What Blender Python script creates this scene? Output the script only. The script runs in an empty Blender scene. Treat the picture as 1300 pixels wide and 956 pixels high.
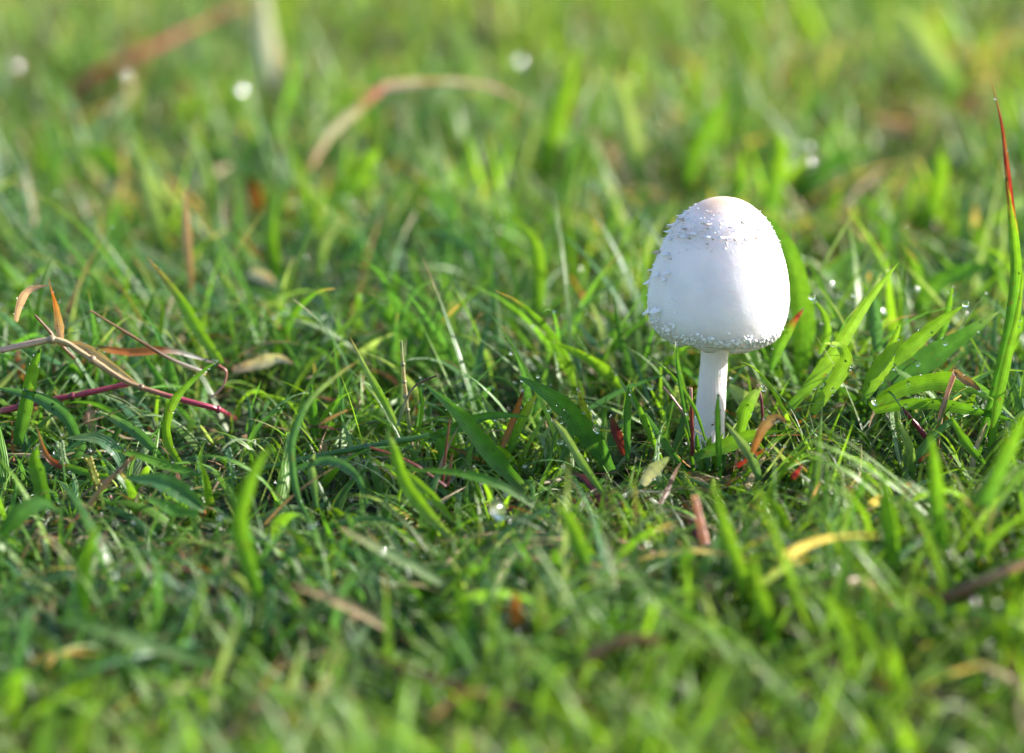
import bpy, math, random
import numpy as np
from mathutils import Vector
R = math.radians
rng = np.random.default_rng(11)
random.seed(5)
scene = bpy.context.scene
COL = scene.collection

# ------------------------------------------------------------------ camera, sky, sun, exposure
CAM_H, CAM_D, PITCH = 0.32, 1.0, 16.0
LENS, SENS = 100.0, 36.0
cd = bpy.data.cameras.new("camera")
cam = bpy.data.objects.new("camera", cd)
COL.objects.link(cam)
cam.location = (0, -CAM_D, CAM_H)
cam.rotation_euler = (R(90 - PITCH), 0, 0)
cd.lens, cd.sensor_width = LENS, SENS
cd.clip_start, cd.clip_end = 0.05, 500
cd.dof.use_dof = True
cd.dof.focus_distance = 1.022
cd.dof.aperture_fstop = 4.4
cd.dof.aperture_blades = 8
scene.camera = cam

SUN_AZ, SUN_EL = 74.0, 26.0            # degrees clockwise from +Y, degrees above the horizon
w = bpy.data.worlds.new("World")
scene.world = w
w.use_nodes = True
nt = w.node_tree
bg = nt.nodes["Background"]
sky = nt.nodes.new("ShaderNodeTexSky")
sky.sky_type = 'NISHITA'
sky.sun_disc = False
sky.sun_elevation = R(SUN_EL)
sky.sun_rotation = R(SUN_AZ)
nt.links.new(sky.outputs[0], bg.inputs[0])
bg.inputs[1].default_value = 0.095
sd = bpy.data.lights.new("sun", 'SUN')
sun = bpy.data.objects.new("sun", sd)
COL.objects.link(sun)
sd.energy = 4.0
sd.angle = R(0.53)
sd.color = (1.0, 0.94, 0.84)
sv = Vector((math.sin(R(SUN_AZ)) * math.cos(R(SUN_EL)), math.cos(R(SUN_AZ)) * math.cos(R(SUN_EL)), math.sin(R(SUN_EL))))
sun.rotation_euler = sv.to_track_quat('Z', 'Y').to_euler()
sun.location = sv * 3
scene.view_settings.view_transform = 'Standard'
scene.view_settings.look = 'None'
scene.view_settings.exposure = 1.56
scene.view_settings.gamma = 1.0
scene.render.engine = 'CYCLES'
cy = scene.cycles
cy.use_denoising = True
cy.max_bounces = 10
cy.diffuse_bounces = 4
cy.transmission_bounces = 8
cy.transparent_max_bounces = 8
cy.caustics_reflective = False
cy.caustics_refractive = False
cy.sample_clamp_indirect = 6.0

# ------------------------------------------------------------------ helpers: pixels of the 1300 px photograph <-> the place
cp, sp_ = math.cos(R(PITCH)), math.sin(R(PITCH))
PXF = 1300 * LENS / SENS

def at(px, py, Y=0.0):
    """point of the place that stands at ground distance Y (metres beyond the mushroom) behind photo pixel px, py"""
    a, b = (px - 650) / PXF, (478 - py) / PXF
    d = Vector((a, cp + b * sp_, -sp_ + b * cp))
    t = (Y + CAM_D) / d.y
    return Vector((d.x * t, Y, CAM_H + d.z * t))

def project(P):
    """(n,3) -> px, py, depth"""
    q = P - np.array([0, -CAM_D, CAM_H])
    z = q[:, 1] * cp - q[:, 2] * sp_
    v = q[:, 1] * sp_ + q[:, 2] * cp
    return 650 + q[:, 0] / z * PXF, 478 - v / z * PXF, z

def pxsize(Y):
    return (CAM_D + Y + 0.05) / PXF

def vnoise(x, y, s, seed):
    """smooth value noise in 0..1 with feature size s metres"""
    x, y = np.asarray(x, float) / s + seed * 13.7, np.asarray(y, float) / s + seed * 7.3
    xi, yi = np.floor(x), np.floor(y)
    fx, fy = x - xi, y - yi
    fx, fy = fx * fx * (3 - 2 * fx), fy * fy * (3 - 2 * fy)
    def h(a, b):
        v = np.sin(a * 127.1 + b * 311.7 + seed * 17.17) * 43758.5453
        return v - np.floor(v)
    return (h(xi, yi) * (1 - fx) + h(xi + 1, yi) * fx) * (1 - fy) + (h(xi, yi + 1) * (1 - fx) + h(xi + 1, yi + 1) * fx) * fy

def gz(x, y):
    """height of the soil"""
    r = np.hypot(np.asarray(x) - 0.07, np.asarray(y))
    k = np.clip(r / 0.06, 0, 1)
    return k * (0.012 * (vnoise(x, y, 0.16, 3) - 0.5) + 0.006 * (vnoise(x, y, 0.05, 4) - 0.5))

def link(name, me, mat=None, parent=None):
    o = bpy.data.objects.new(name, me)
    COL.objects.link(o)
    if mat is not None and me is not None:
        me.materials.append(mat)
    if parent is not None:
        o.parent = parent
    return o

def tag(o, label=None, cat=None, group=None, kind=None):
    if label: o["label"] = label
    if cat: o["category"] = cat
    if group: o["group"] = group
    if kind: o["kind"] = kind
    return o

def np_mesh(name, V, F, tint=None, bl=None, smooth=True):
    """V (n,3), F (m,k) with equal k"""
    me = bpy.data.meshes.new(name)
    V = np.ascontiguousarray(V, np.float32)
    F = np.ascontiguousarray(F, np.int32)
    m, k = F.shape
    me.vertices.add(len(V))
    me.vertices.foreach_set("co", V.ravel())
    me.loops.add(m * k)
    me.loops.foreach_set("vertex_index", F.ravel())
    me.polygons.add(m)
    me.polygons.foreach_set("loop_start", np.arange(0, m * k, k, dtype=np.int32))
    me.polygons.foreach_set("loop_total", np.full(m, k, np.int32))
    me.polygons.foreach_set("use_smooth", np.full(m, smooth, bool))
    if tint is not None:
        a = me.attributes.new("tint", 'FLOAT_COLOR', 'POINT')
        c = np.ones((len(V), 4), np.float32)
        c[:, :3] = tint
        a.data.foreach_set("color", c.ravel())
    if bl is not None:
        a = me.attributes.new("blade", 'FLOAT_VECTOR', 'POINT')
        a.data.foreach_set("vector", np.ascontiguousarray(bl, np.float32).ravel())
    me.update(calc_edges=True)
    return me

# ------------------------------------------------------------------ materials
def mat_new(name):
    m = bpy.data.materials.new(name)
    m.use_nodes = True
    n = m.node_tree
    n.nodes.clear()
    out = n.nodes.new("ShaderNodeOutputMaterial")
    return m, n, out

def math_node(n, op, a, b=None):
    k = n.nodes.new("ShaderNodeMath")
    k.operation = op
    for i, v in enumerate((a, b)):
        if v is None: continue
        if hasattr(v, "is_output"): n.links.new(v, k.inputs[i])
        else: k.inputs[i].default_value = v
    return k.outputs[0]

def leaf_material(name, trans=0.42, rough=0.40, spec=0.38, coat=0.12):
    m, n, out = mat_new(name)
    at_ = n.nodes.new("ShaderNodeAttribute"); at_.attribute_name = "tint"
    bl = n.nodes.new("ShaderNodeAttribute"); bl.attribute_name = "blade"
    sep = n.nodes.new("ShaderNodeSeparateXYZ"); n.links.new(bl.outputs["Vector"], sep.inputs[0])
    # veins run along the blade: x is metres from the midrib
    tc = n.nodes.new("ShaderNodeTexCoord")
    wob = n.nodes.new("ShaderNodeTexNoise"); wob.inputs["Scale"].default_value = 150
    n.links.new(tc.outputs["Object"], wob.inputs["Vector"])
    vein = math_node(n, 'SINE', math_node(n, 'ADD', math_node(n, 'MULTIPLY', sep.outputs[0], 2 * math.pi / 0.0009), math_node(n, 'MULTIPLY', wob.outputs["Fac"], 9.0)))
    noi = n.nodes.new("ShaderNodeTexNoise"); noi.inputs["Scale"].default_value = 260; noi.inputs["Detail"].default_value = 3
    n.links.new(tc.outputs["Object"], noi.inputs["Vector"])
    val = math_node(n, 'ADD', math_node(n, 'MULTIPLY', vein, 0.11), math_node(n, 'MULTIPLY_ADD', noi.outputs["Fac"], 0.9))
    k = val.node
    # 0.55 + 0.9*noise + 0.1*vein
    val.node.inputs[1].links[0].from_node.inputs[2].default_value = 0.55
    mul = n.nodes.new("ShaderNodeMix"); mul.data_type = 'RGBA'; mul.blend_type = 'MULTIPLY'; mul.inputs["Factor"].default_value = 1
    n.links.new(at_.outputs["Color"], mul.inputs[6]); n.links.new(val, mul.inputs[7])
    bump = n.nodes.new("ShaderNodeBump"); bump.inputs["Strength"].default_value = 0.35; bump.inputs["Distance"].default_value = 0.0002
    n.links.new(vein, bump.inputs["Height"])
    p = n.nodes.new("ShaderNodeBsdfPrincipled")
    p.inputs["Roughness"].default_value = rough
    p.inputs["Specular IOR Level"].default_value = spec
    p.inputs["Coat Weight"].default_value = coat
    p.inputs["Coat Roughness"].default_value = 0.22
    n.links.new(mul.outputs[2], p.inputs["Base Color"]); n.links.new(bump.outputs[0], p.inputs["Normal"])
    sp = n.nodes.new("ShaderNodeTexNoise"); sp.inputs["Scale"].default_value = 420; sp.inputs["Detail"].default_value = 2
    n.links.new(tc.outputs["Object"], sp.inputs["Vector"])
    mr = n.nodes.new("ShaderNodeMapRange"); mr.inputs[1].default_value, mr.inputs[2].default_value, mr.inputs[4].default_value = 0.66, 0.74, 0.65
    n.links.new(sp.outputs["Fac"], mr.inputs[0])
    speck = n.nodes.new("ShaderNodeMix"); speck.data_type = 'RGBA'; speck.inputs[7].default_value = (0.16, 0.10, 0.035, 1)
    n.links.new(mr.outputs[0], speck.inputs["Factor"]); n.links.new(mul.outputs[2], speck.inputs[6])
    n.links.new(speck.outputs[2], p.inputs["Base Color"])
    mul = speck
    tr = n.nodes.new("ShaderNodeBsdfTranslucent")
    warm = n.nodes.new("ShaderNodeMix"); warm.data_type = 'RGBA'; warm.blend_type = 'MULTIPLY'; warm.inputs["Factor"].default_value = 1
    warm.inputs[7].default_value = (2.1, 2.0, 0.75, 1)
    n.links.new(mul.outputs[2], warm.inputs[6]); n.links.new(warm.outputs[2], tr.inputs["Color"])
    mx = n.nodes.new("ShaderNodeMixShader"); mx.inputs[0].default_value = trans
    n.links.new(p.outputs[0], mx.inputs[1]); n.links.new(tr.outputs[0], mx.inputs[2])
    n.links.new(mx.outputs[0], out.inputs["Surface"])
    return m

M_LEAF = leaf_material("grass_leaf")
M_DRY = leaf_material("dry_leaf", 0.25, 0.5, 0.4, 0.1)
M_STEM = leaf_material("grass_stem", 0.08, 0.4, 0.5)

def dew_material():
    m, n, out = mat_new("dew_water")
    p = n.nodes.new("ShaderNodeBsdfPrincipled")
    p.inputs["Base Color"].default_value = (1, 1, 1, 1)
    p.inputs["Transmission Weight"].default_value = 1
    p.inputs["IOR"].default_value = 1.333
    p.inputs["Roughness"].default_value = 0.07
    n.links.new(p.outputs[0], out.inputs["Surface"])
    return m
M_DEW = dew_material()

def soil_material():
    m, n, out = mat_new("soil_and_thatch")
    tc = n.nodes.new("ShaderNodeTexCoord")
    a = n.nodes.new("ShaderNodeTexNoise"); a.inputs["Scale"].default_value = 60; a.inputs["Detail"].default_value = 8
    n.links.new(tc.outputs["Object"], a.inputs["Vector"])
    b = n.nodes.new("ShaderNodeTexNoise"); b.inputs["Scale"].default_value = 5; b.inputs["Detail"].default_value = 5
    n.links.new(tc.outputs["Object"], b.inputs["Vector"])
    r1 = n.nodes.new("ShaderNodeValToRGB")
    e = r1.color_ramp.elements
    e[0].position, e[0].color = 0.3, (0.012, 0.010, 0.007, 1)
    e[1].position, e[1].color = 0.75, (0.05, 0.038, 0.022, 1)
    n.links.new(a.outputs["Fac"], r1.inputs[0])
    r2 = n.nodes.new("ShaderNodeValToRGB")
    e = r2.color_ramp.elements
    e[0].position, e[0].color = 0.35, (0.02, 0.04, 0.01, 1)
    e[1].position, e[1].color = 0.7, (0.045, 0.075, 0.02, 1)
    n.links.new(b.outputs["Fac"], r2.inputs[0])
    mx = n.nodes.new("ShaderNodeMix"); mx.data_type = 'RGBA'; mx.inputs["Factor"].default_value = 0.5
    n.links.new(r1.outputs[0], mx.inputs[6]); n.links.new(r2.outputs[0], mx.inputs[7])
    bump = n.nodes.new("ShaderNodeBump"); bump.inputs["Strength"].default_value = 0.8; bump.inputs["Distance"].default_value = 0.004
    n.links.new(a.outputs["Fac"], bump.inputs["Height"])
    p = n.nodes.new("ShaderNodeBsdfPrincipled"); p.inputs["Roughness"].default_value = 0.85
    n.links.new(mx.outputs[2], p.inputs["Base Color"]); n.links.new(bump.outputs[0], p.inputs["Normal"])
    n.links.new(p.outputs[0], out.inputs["Surface"])
    return m
M_SOIL = soil_material()

def mushroom_material(name, base, crown=None, z_crown=0.04, bump_scale=1700, bump_d=0.00013, sss=0.45, spec=0.2, depth=0.004):
    m, n, out = mat_new(name)
    tc = n.nodes.new("ShaderNodeTexCoord")
    noi = n.nodes.new("ShaderNodeTexNoise"); noi.inputs["Scale"].default_value = bump_scale; noi.inputs["Detail"].default_value = 4
    n.links.new(tc.outputs["Object"], noi.inputs["Vector"])
    big = n.nodes.new("ShaderNodeTexNoise"); big.inputs["Scale"].default_value = 110; big.inputs["Detail"].default_value = 3
    n.links.new(tc.outputs["Object"], big.inputs["Vector"])
    p = n.nodes.new("ShaderNodeBsdfPrincipled")
    p.inputs["Roughness"].default_value = 0.75
    p.inputs["Specular IOR Level"].default_value = spec
    p.inputs["Subsurface Weight"].default_value = sss
    p.inputs["Subsurface Radius"].default_value = (1.0, 0.85, 0.7)
    p.inputs["Subsurface Scale"].default_value = depth
    r = n.nodes.new("ShaderNodeValToRGB")
    e = r.color_ramp.elements
    e[0].position, e[0].color = 0.3, tuple(c * 0.93 for c in base) + (1,)
    e[1].position, e[1].color = 0.6, tuple(base) + (1,)
    n.links.new(big.outputs["Fac"], r.inputs[0])
    last = r.outputs[0]
    if crown:
        sep = n.nodes.new("ShaderNodeSeparateXYZ"); n.links.new(tc.outputs["Object"], sep.inputs[0])
        f = math_node(n, 'MULTIPLY_ADD', big.outputs["Fac"], 0.006)
        f.node.inputs[2].default_value = -0.003
        z = math_node(n, 'ADD', sep.outputs[2], f)
        mr = n.nodes.new("ShaderNodeMapRange"); mr.interpolation_type = 'SMOOTHSTEP'
        mr.inputs[1].default_value, mr.inputs[2].default_value = z_crown - 0.004, z_crown + 0.006
        n.links.new(z, mr.inputs[0])
        mx = n.nodes.new("ShaderNodeMix"); mx.data_type = 'RGBA'
        n.links.new(mr.outputs[0], mx.inputs["Factor"]); n.links.new(last, mx.inputs[6])
        mx.inputs[7].default_value = tuple(crown) + (1,)
        last = mx.outputs[2]
    n.links.new(last, p.inputs["Base Color"])
    bump = n.nodes.new("ShaderNodeBump"); bump.inputs["Strength"].default_value = 0.7; bump.inputs["Distance"].default_value = bump_d
    n.links.new(noi.outputs["Fac"], bump.inputs["Height"]); n.links.new(bump.outputs[0], p.inputs["Normal"])
    n.links.new(p.outputs[0], out.inputs["Surface"])
    return m
M_CAP = mushroom_material("mushroom_cap_skin", (0.91, 0.865, 0.915), (0.66, 0.46, 0.33), 0.0475, sss=0.9, depth=0.016, bump_d=0.0003)
M_SCALE = mushroom_material("mushroom_scale", (0.95, 0.92, 0.94), bump_scale=900, bump_d=0.00002, sss=0.0, spec=0.02)
M_SCALE_TAN = mushroom_material("mushroom_scale_tan", (0.62, 0.50, 0.39), bump_scale=900, bump_d=0.00002, sss=0.0, spec=0.02)
M_STALK = mushroom_material("mushroom_stalk_skin", (0.87, 0.80, 0.79), bump_scale=500, bump_d=0.00012)

# ------------------------------------------------------------------ ground: one sheet to the horizon, finely bent near the mushroom
def ground():
    xs = np.concatenate([[-300, -60, -15, -5, -2.5], np.linspace(-1.5, 1.5, 121), [2.5, 5, 15, 60, 300]])
    ys = np.concatenate([[-300, -60, -15, -5, -2], np.linspace(-1.0, 2.6, 145), [4, 7, 15, 60, 300]])
    X, Y = np.meshgrid(xs, ys)
    near = (np.abs(X) <= 1.6) & (Y > -1.1) & (Y < 2.7)
    Z = np.where(near, gz(X, Y), 0)
    V = np.stack([X, Y, Z], -1).reshape(-1, 3)
    ny, nx = X.shape
    i = np.arange(ny - 1)[:, None] * nx + np.arange(nx - 1)[None]
    F = np.stack([i, i + 1, i + nx + 1, i + nx], -1).reshape(-1, 4)
    tag(link("ground", np_mesh("ground", V, F), M_SOIL), kind="structure")
ground()

# ------------------------------------------------------------------ the mushroom
MX = at(896, 590).x
mush = bpy.data.objects.new("mushroom", None)
COL.objects.link(mush)
mush.location = (MX, 0, 0)
mush.rotation_euler = (R(-3.0), R(3.4), 0)
tag(mush, "white egg-capped mushroom on a short stalk in the grass", "mushroom")

def lathe(name, prof, nu, mat, parent, disp=None, loc=None):
    prof = np.array(prof)
    nv = len(prof)
    a = np.linspace(0, 2 * np.pi, nu, endpoint=False)
    r = prof[:, 0][:, None] + 0 * a
    z = prof[:, 1][:, None] + 0 * a
    if disp is not None:
        r, z = disp(r, z, a)
    V = np.stack([r * np.cos(a), r * np.sin(a), z], -1).reshape(-1, 3)
    i = np.arange(nv - 1)[:, None] * nu
    j = np.arange(nu)[None]
    k = (np.arange(nu) + 1)[None] % nu
    F = np.stack([i + j, i + k, i + nu + k, i + nu + j], -1).reshape(-1, 4)
    o = link(name, np_mesh(name, V, F), mat, parent)
    if loc: o.location = loc
    return o

CZ, CR, CH = 0.0474, 0.0257, 0.0522         # rim height, radius, cap height

def smooth_profile(pts, n):
    """Catmull-Rom through 2-D points"""
    P = np.array([pts[0]] + list(pts) + [pts[-1]], float)
    out = []
    seg = len(pts) - 1
    for s in np.linspace(0, seg - 1e-6, n):
        i = int(s); t = s - i
        p0, p1, p2, p3 = P[i], P[i + 1], P[i + 2], P[i + 3]
        out.append(0.5 * (2 * p1 + (p2 - p0) * t + (2 * p0 - 5 * p1 + 4 * p2 - p3) * t * t + (3 * p1 - p0 - 3 * p2 + p3) * t ** 3))
    return np.array(out)

cap_pts = [(0.0001, 1.0), (0.20, 0.985), (0.395, 0.94), (0.585, 0.86), (0.73, 0.755), (0.86, 0.62), (0.945, 0.49), (0.985, 0.38), (1.0, 0.28),
           (0.98, 0.175), (0.915, 0.08), (0.80, 0.02), (0.70, 0.0)]
cprof = smooth_profile(cap_pts, 190) * np.array([CR, CH])
NU = 300

def n3(a, z, r, s, seed):
    """noise on the cap skin, periodic in angle"""
    x, y = r * np.cos(a), r * np.sin(a)
    return (vnoise(x + 0.31 * z, y + 0.5, s, seed) + vnoise(z + 0.7, x - 0.2 * y, s, seed + 1) + vnoise(y, z + 0.2 * x, s, seed + 2)) / 3 - 0.5

def cap_disp(r, z, a):
    A = a[None] + 0 * r
    zz = z / CH
    d = 0.00032 * n3(A, z, r, 0.020, 5) + 0.00009 * n3(A, z, r, 0.0035, 9) + 0.00012 * n3(A, z, r, 0.0008, 61)
    grain = n3(A, z, r, 0.0010, 21)
    side = 0.45 + 0.55 * (np.cos(A + 0.5) > -0.1)
    d += 0.0003 * grain * side * np.clip((0.86 - zz) / 0.1, 0, 1)
    d += 0.0006 * n3(A, z, r, 0.0016, 31) * np.clip((0.10 - zz) / 0.08, 0, 1)
    # ragged rim: hangs lower here and there
    z = z - np.clip((0.06 - zz) / 0.06, 0, 1) * (0.0022 * vnoise(np.cos(A) * 0.03, np.sin(A) * 0.03, 0.004, 44))
    k = 1 + 0.012 * np.sin(A * 2 + 0.6) * np.clip(1 - zz, 0, 1)
    return np.maximum(r * k + d * np.clip(r / 0.004, 0, 1), 0.00005), z + d * np.clip(zz - 0.6, 0, 1)

cap = lathe("cap", cprof, NU, M_CAP, mush, cap_disp, (0, 0, CZ))
gp = [(0.71 * CR, 0.0), (0.67 * CR, 0.0015), (0.55 * CR, 0.010), (0.30 * CR, 0.014), (0.19 * CR, 0.010), (0.17 * CR, 0.008)]

def gill_disp(r, z, a):
    A = a[None] + 0 * r
    return r, z + 0.0016 * np.sin(A * 60) * np.clip((r - 0.005) / 0.004, 0, 1) * np.clip((0.70 * CR - r) / 0.002, 0, 1)
lathe("gills", smooth_profile(gp, 16), 360, M_SCALE, cap, gill_disp)

def stalk_disp(r, z, a):
    A = a[None] + 0 * r
    return r * (1 + 0.03 * np.sin(A * 3 + z * 60)) + 0.0002 * np.sin(A * 26 + 3 * np.sin(z * 200)), z
sprof = smooth_profile([(0.0001, -0.006), (0.0062, -0.004), (0.0068, 0.004), (0.0056, 0.014), (0.0050, 0.03), (0.00485, 0.045), (0.0049, 0.062)], 60)
lathe("stalk", sprof, 72, M_STALK, mush, stalk_disp)

# scales standing on the skin, crumbs along the rim
ICO_V = []
g = (1 + 5 ** 0.5) / 2
for s1 in (-1, 1):
    for s2 in (-1, 1):
        ICO_V += [(0, s1, s2 * g), (s1, s2 * g, 0), (s2 * g, 0, s1)]
ICO_V = np.array(ICO_V, float) / math.hypot(1, g)
_d = np.linalg.norm(ICO_V[:, None] - ICO_V[None], axis=2)
_e = 2 / math.hypot(1, g)
ICO_F = [(i, j, k) for i in range(12) for j in range(i + 1, 12) for k in range(j + 1, 12)
         if max(abs(_d[i, j] - _e), abs(_d[j, k] - _e), abs(_d[i, k] - _e)) < 0.05]
ICO_F = np.array([f if np.dot(np.cross(ICO_V[f[1]] - ICO_V[f[0]], ICO_V[f[2]] - ICO_V[f[0]]), ICO_V[f[0]]) > 0 else (f[0], f[2], f[1]) for f in ICO_F])

def cap_point(zf, a):
    """point, outward normal, down-slope direction on the cap at height fraction zf, angle a"""
    i = int(np.argmin(np.abs(cprof[:170, 1] / CH - zf)))
    i = min(max(i, 1), 188)
    r, z = cprof[i]
    t = cprof[i + 1] - cprof[i - 1]
    t /= np.linalg.norm(t)
    nr, nz = -t[1], t[0]
    if nr < 0 and zf > 0.2: nr, nz = -nr, -nz
    c, s = math.cos(a), math.sin(a)
    return np.array([r * c, r * s, z]), np.array([nr * c, nr * s, nz]), np.array([t[0] * c, t[0] * s, t[1]])

def scale_geo(zf, a, size, stand, lump=0.35):
    p, nrm, dn = cap_point(zf, a)
    tang = np.cross(dn, nrm)
    V = ICO_V * (1 + lump * (rng.random((12, 1)) - 0.5) * 2)
    # a scale: wide along the skin, its lower lip lifted away from it
    u, v, h = V[:, 0] * size * rng.uniform(0.8, 1.9), V[:, 1] * size * rng.uniform(0.6, 1.2), V[:, 2] * size * 0.38
    h = h + stand * size * np.clip(V[:, 1] + 0.2, 0, 2)
    return p + tang * u[:, None] + dn * v[:, None] + nrm * h[:, None]

def many(name, specs, mat, parent, kind=None):
    Vs, Fs, o = [], [], 0
    for s in specs:
        Vs.append(scale_geo(*s)); Fs.append(ICO_F + o); o += 12
    ob = link(name, np_mesh(name, np.vstack(Vs), np.vstack(Fs), smooth=True), mat, parent)
    if kind: ob["kind"] = kind
    return ob

front = -math.pi / 2                                    # the side towards the camera
for i in range(110):                                     # the scales one can tell apart, round the shoulder of the cap
    a = front - 0.2 + rng.normal(0, 0.75) if i < 60 else rng.uniform(math.pi * 0.85, math.pi * 1.28)
    zf = float(np.clip(rng.normal(0.79, 0.05), 0.62, 0.9)) if i < 60 else rng.uniform(0.12, 0.85)
    mt = M_SCALE_TAN if rng.random() < 0.22 else M_SCALE
    s = rng.choice([0.0003, 0.00042, 0.0006, 0.0010]) * (1.6 if i >= 60 else 1)
    link("scale", np_mesh("scale", scale_geo(zf, a, s, 1.3 if i >= 60 else 0.9), ICO_F), mt, cap)
specs = []
for i in range(900):
    a = rng.uniform(0, 2 * math.pi)
    left = math.cos(a) < 0.1
    zf = float(np.clip(rng.normal(0.78, 0.07), 0.5, 0.92)) if rng.random() < 0.55 else rng.uniform(0.1, 0.85)
    if not left and rng.random() < 0.5: continue
    if zf < 0.68 and abs(((a - front + math.pi) % (2 * math.pi)) - math.pi) < 1.05: continue
    specs.append((zf, a, rng.uniform(0.0002, 0.0005), 1.2, 0.6))
many("small_scales", specs, M_SCALE, cap, "stuff")
specs = []
for i in range(3000):
    a = rng.uniform(0, 2 * math.pi)
    zf = abs(rng.normal(0, 0.045)) + 0.001
    specs.append((zf, a, rng.choice([0.0002, 0.00026, 0.00034, 0.00055]), 1.1, 0.7))
for i in range(60):
    a = math.pi * 1.12 + rng.normal(0, 0.2)
    specs.append((rng.uniform(0.02, 0.16), a, rng.uniform(0.0004, 0.0010), 0.8, 0.5))
many("rim_crumbs", specs, M_SCALE, cap, "stuff")

# ------------------------------------------------------------------ blades along a drawn line (the ones one can point to)
MASK = np.full((96, 131), 9.0)          # nearest ground distance that must stay clear in each 10 px cell
def claim(P, wpx=8):
    P = np.asarray(P, float).reshape(-1, 3)
    PX, PY, _ = project(P)
    r = max(wpx * 0.5, 3)
    for x, y, Y in zip(PX, PY, P[:, 1]):
        for dx in (-r, 0, r):
            for dy in (-r, 0, r):
                i, j = int((y + dy) // 10), int((x + dx) // 10)
                if 0 <= i < 96 and 0 <= j < 131:
                    MASK[i, j] = min(MASK[i, j], Y)

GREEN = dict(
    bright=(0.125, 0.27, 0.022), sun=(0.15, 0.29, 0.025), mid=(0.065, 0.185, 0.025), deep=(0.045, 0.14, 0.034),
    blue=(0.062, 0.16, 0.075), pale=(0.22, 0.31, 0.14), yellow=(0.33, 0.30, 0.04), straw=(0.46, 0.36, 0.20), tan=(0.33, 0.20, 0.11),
    brown=(0.15, 0.07, 0.035), orange=(0.36, 0.12, 0.03), red=(0.22, 0.03, 0.02), scarlet=(0.42, 0.028, 0.015), wine=(0.13, 0.02, 0.03),
    magenta=(0.35, 0.045, 0.085), pink=(0.62, 0.37, 0.31), grey=(0.55, 0.52, 0.46), rust=(0.20, 0.020, 0.026), rose=(0.46, 0.15, 0.24), blush=(0.48, 0.25, 0.36), oat=(0.50, 0.44, 0.50), ash=(0.50, 0.50, 0.62), cream=(0.70, 0.64, 0.46))

def spline3(pts, n):
    return smooth_profile([tuple(p) for p in pts], n)

def ramp(stops, n):
    """stops [(t, colour name)] -> (n,3)"""
    t = np.linspace(0, 1, n)
    ts = [s[0] for s in stops]
    cs = np.array([GREEN[s[1]] for s in stops])
    return np.stack([np.interp(t, ts, cs[:, k]) for k in range(3)], -1)

def fit(pix, Y, low=0.003, mean=0.017):
    """the ground distance nearest to Y at which the line stays above the soil (and, lying, on top of the short turf)"""
    for _ in range(120):
        z = [at(p[0], p[1], Y + (p[2] if len(p) > 2 else 0.0)).z for p in pix]
        if min(z) >= low and sum(z) / len(z) >= mean: break
        Y -= 0.005
    return Y

def blade_line(name, pix, Y, wpx, stops, label, cat="grass blade", mat=None, roll=0.0, fold=0.18, point=0.5, start=0.45, dip=0.0, group=None, parent=None, curl=0.0, streak=0.0):
    """pix: photo pixels from the base to the tip (px, py[, dY]); wpx: full width in photo pixels"""
    if parent is None: Y = fit(pix, Y)
    pts = [at(p[0], p[1], Y + (p[2] if len(p) > 2 else 0.0)) for p in pix]
    n = 60 if streak else 30
    P = spline3(pts, n)
    T = np.gradient(P, axis=0); T /= np.linalg.norm(T, axis=1)[:, None]
    view = P - np.array([0, -CAM_D, CAM_H]); view /= np.linalg.norm(view, axis=1)[:, None]
    S = np.cross(T, view); S /= np.maximum(np.linalg.norm(S, axis=1), 1e-6)[:, None]
    N = np.cross(S, T)
    t = np.linspace(0, 1, n)
    ro = roll + curl * t
    c, s = np.cos(ro)[:, None], np.sin(ro)[:, None]
    S, N = S * c + N * s, N * c - S * s
    W = 0.5 * wpx * pxsize(Y) * np.interp(t, [0, 0.3, 0.55], [start, 0.95, 1.0]) * np.clip(1 - np.clip((t - 0.45) / 0.55, 0, 1) ** (1.0 + point), 0.02, 1)
    W = W * (1 + 0.06 * np.sin(t * 17 + pix[0][0]) + 0.04 * np.sin(t * 41 + pix[0][1]))
    us = np.array([-1, -0.5, 0, 0.5, 1])
    h = np.array([0.0, 0.55, 1.0, 0.55, 0.0]) * fold
    V = P[:, None] + S[:, None] * (us[None, :, None] * W[:, None, None]) + N[:, None] * (h[None, :, None] * W[:, None, None] * 2)
    k = len(us)
    i = np.arange(n - 1)[:, None] * k + np.arange(k - 1)[None]
    F = np.stack([i, i + 1, i + k + 1, i + k], -1).reshape(-1, 4)
    C = np.repeat(ramp(stops, n)[:, None], k, 1)
    if streak:                                     # the colours run unevenly along the veins
        full = ramp(stops, 400)
        wv = t[:, None] - streak * us[None] + streak * 0.9 * (np.sin(t[:, None] * 61 + us[None] * 5) * 0.5 + np.sin(t[:, None] * 27 + us[None] * 9 + 1))
        C = full[np.clip(wv * 399, 0, 399).astype(int)]
    C = C * np.array([0.95, 1, 1.18, 1, 0.95])[None, :, None]
    bl = np.zeros((n, k, 3)); bl[..., 0] = us[None] * W[:, None]; bl[..., 1] = t[:, None]; bl[..., 2] = rng.random()
    if -0.12 < Y < 0.07: DRAWN.append(V[3:])
    base = Vector(P[0])
    me = np_mesh(name, V.reshape(-1, 3) - np.array(base), F, C.reshape(-1, 3), bl.reshape(-1, 3))
    o = link(name, me, mat or M_LEAF, parent)
    o.location = base if parent is None else base - parent.location
    if parent is None: tag(o, label, cat, group)
    claim(P[n // 5:], wpx)
    return o

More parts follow.
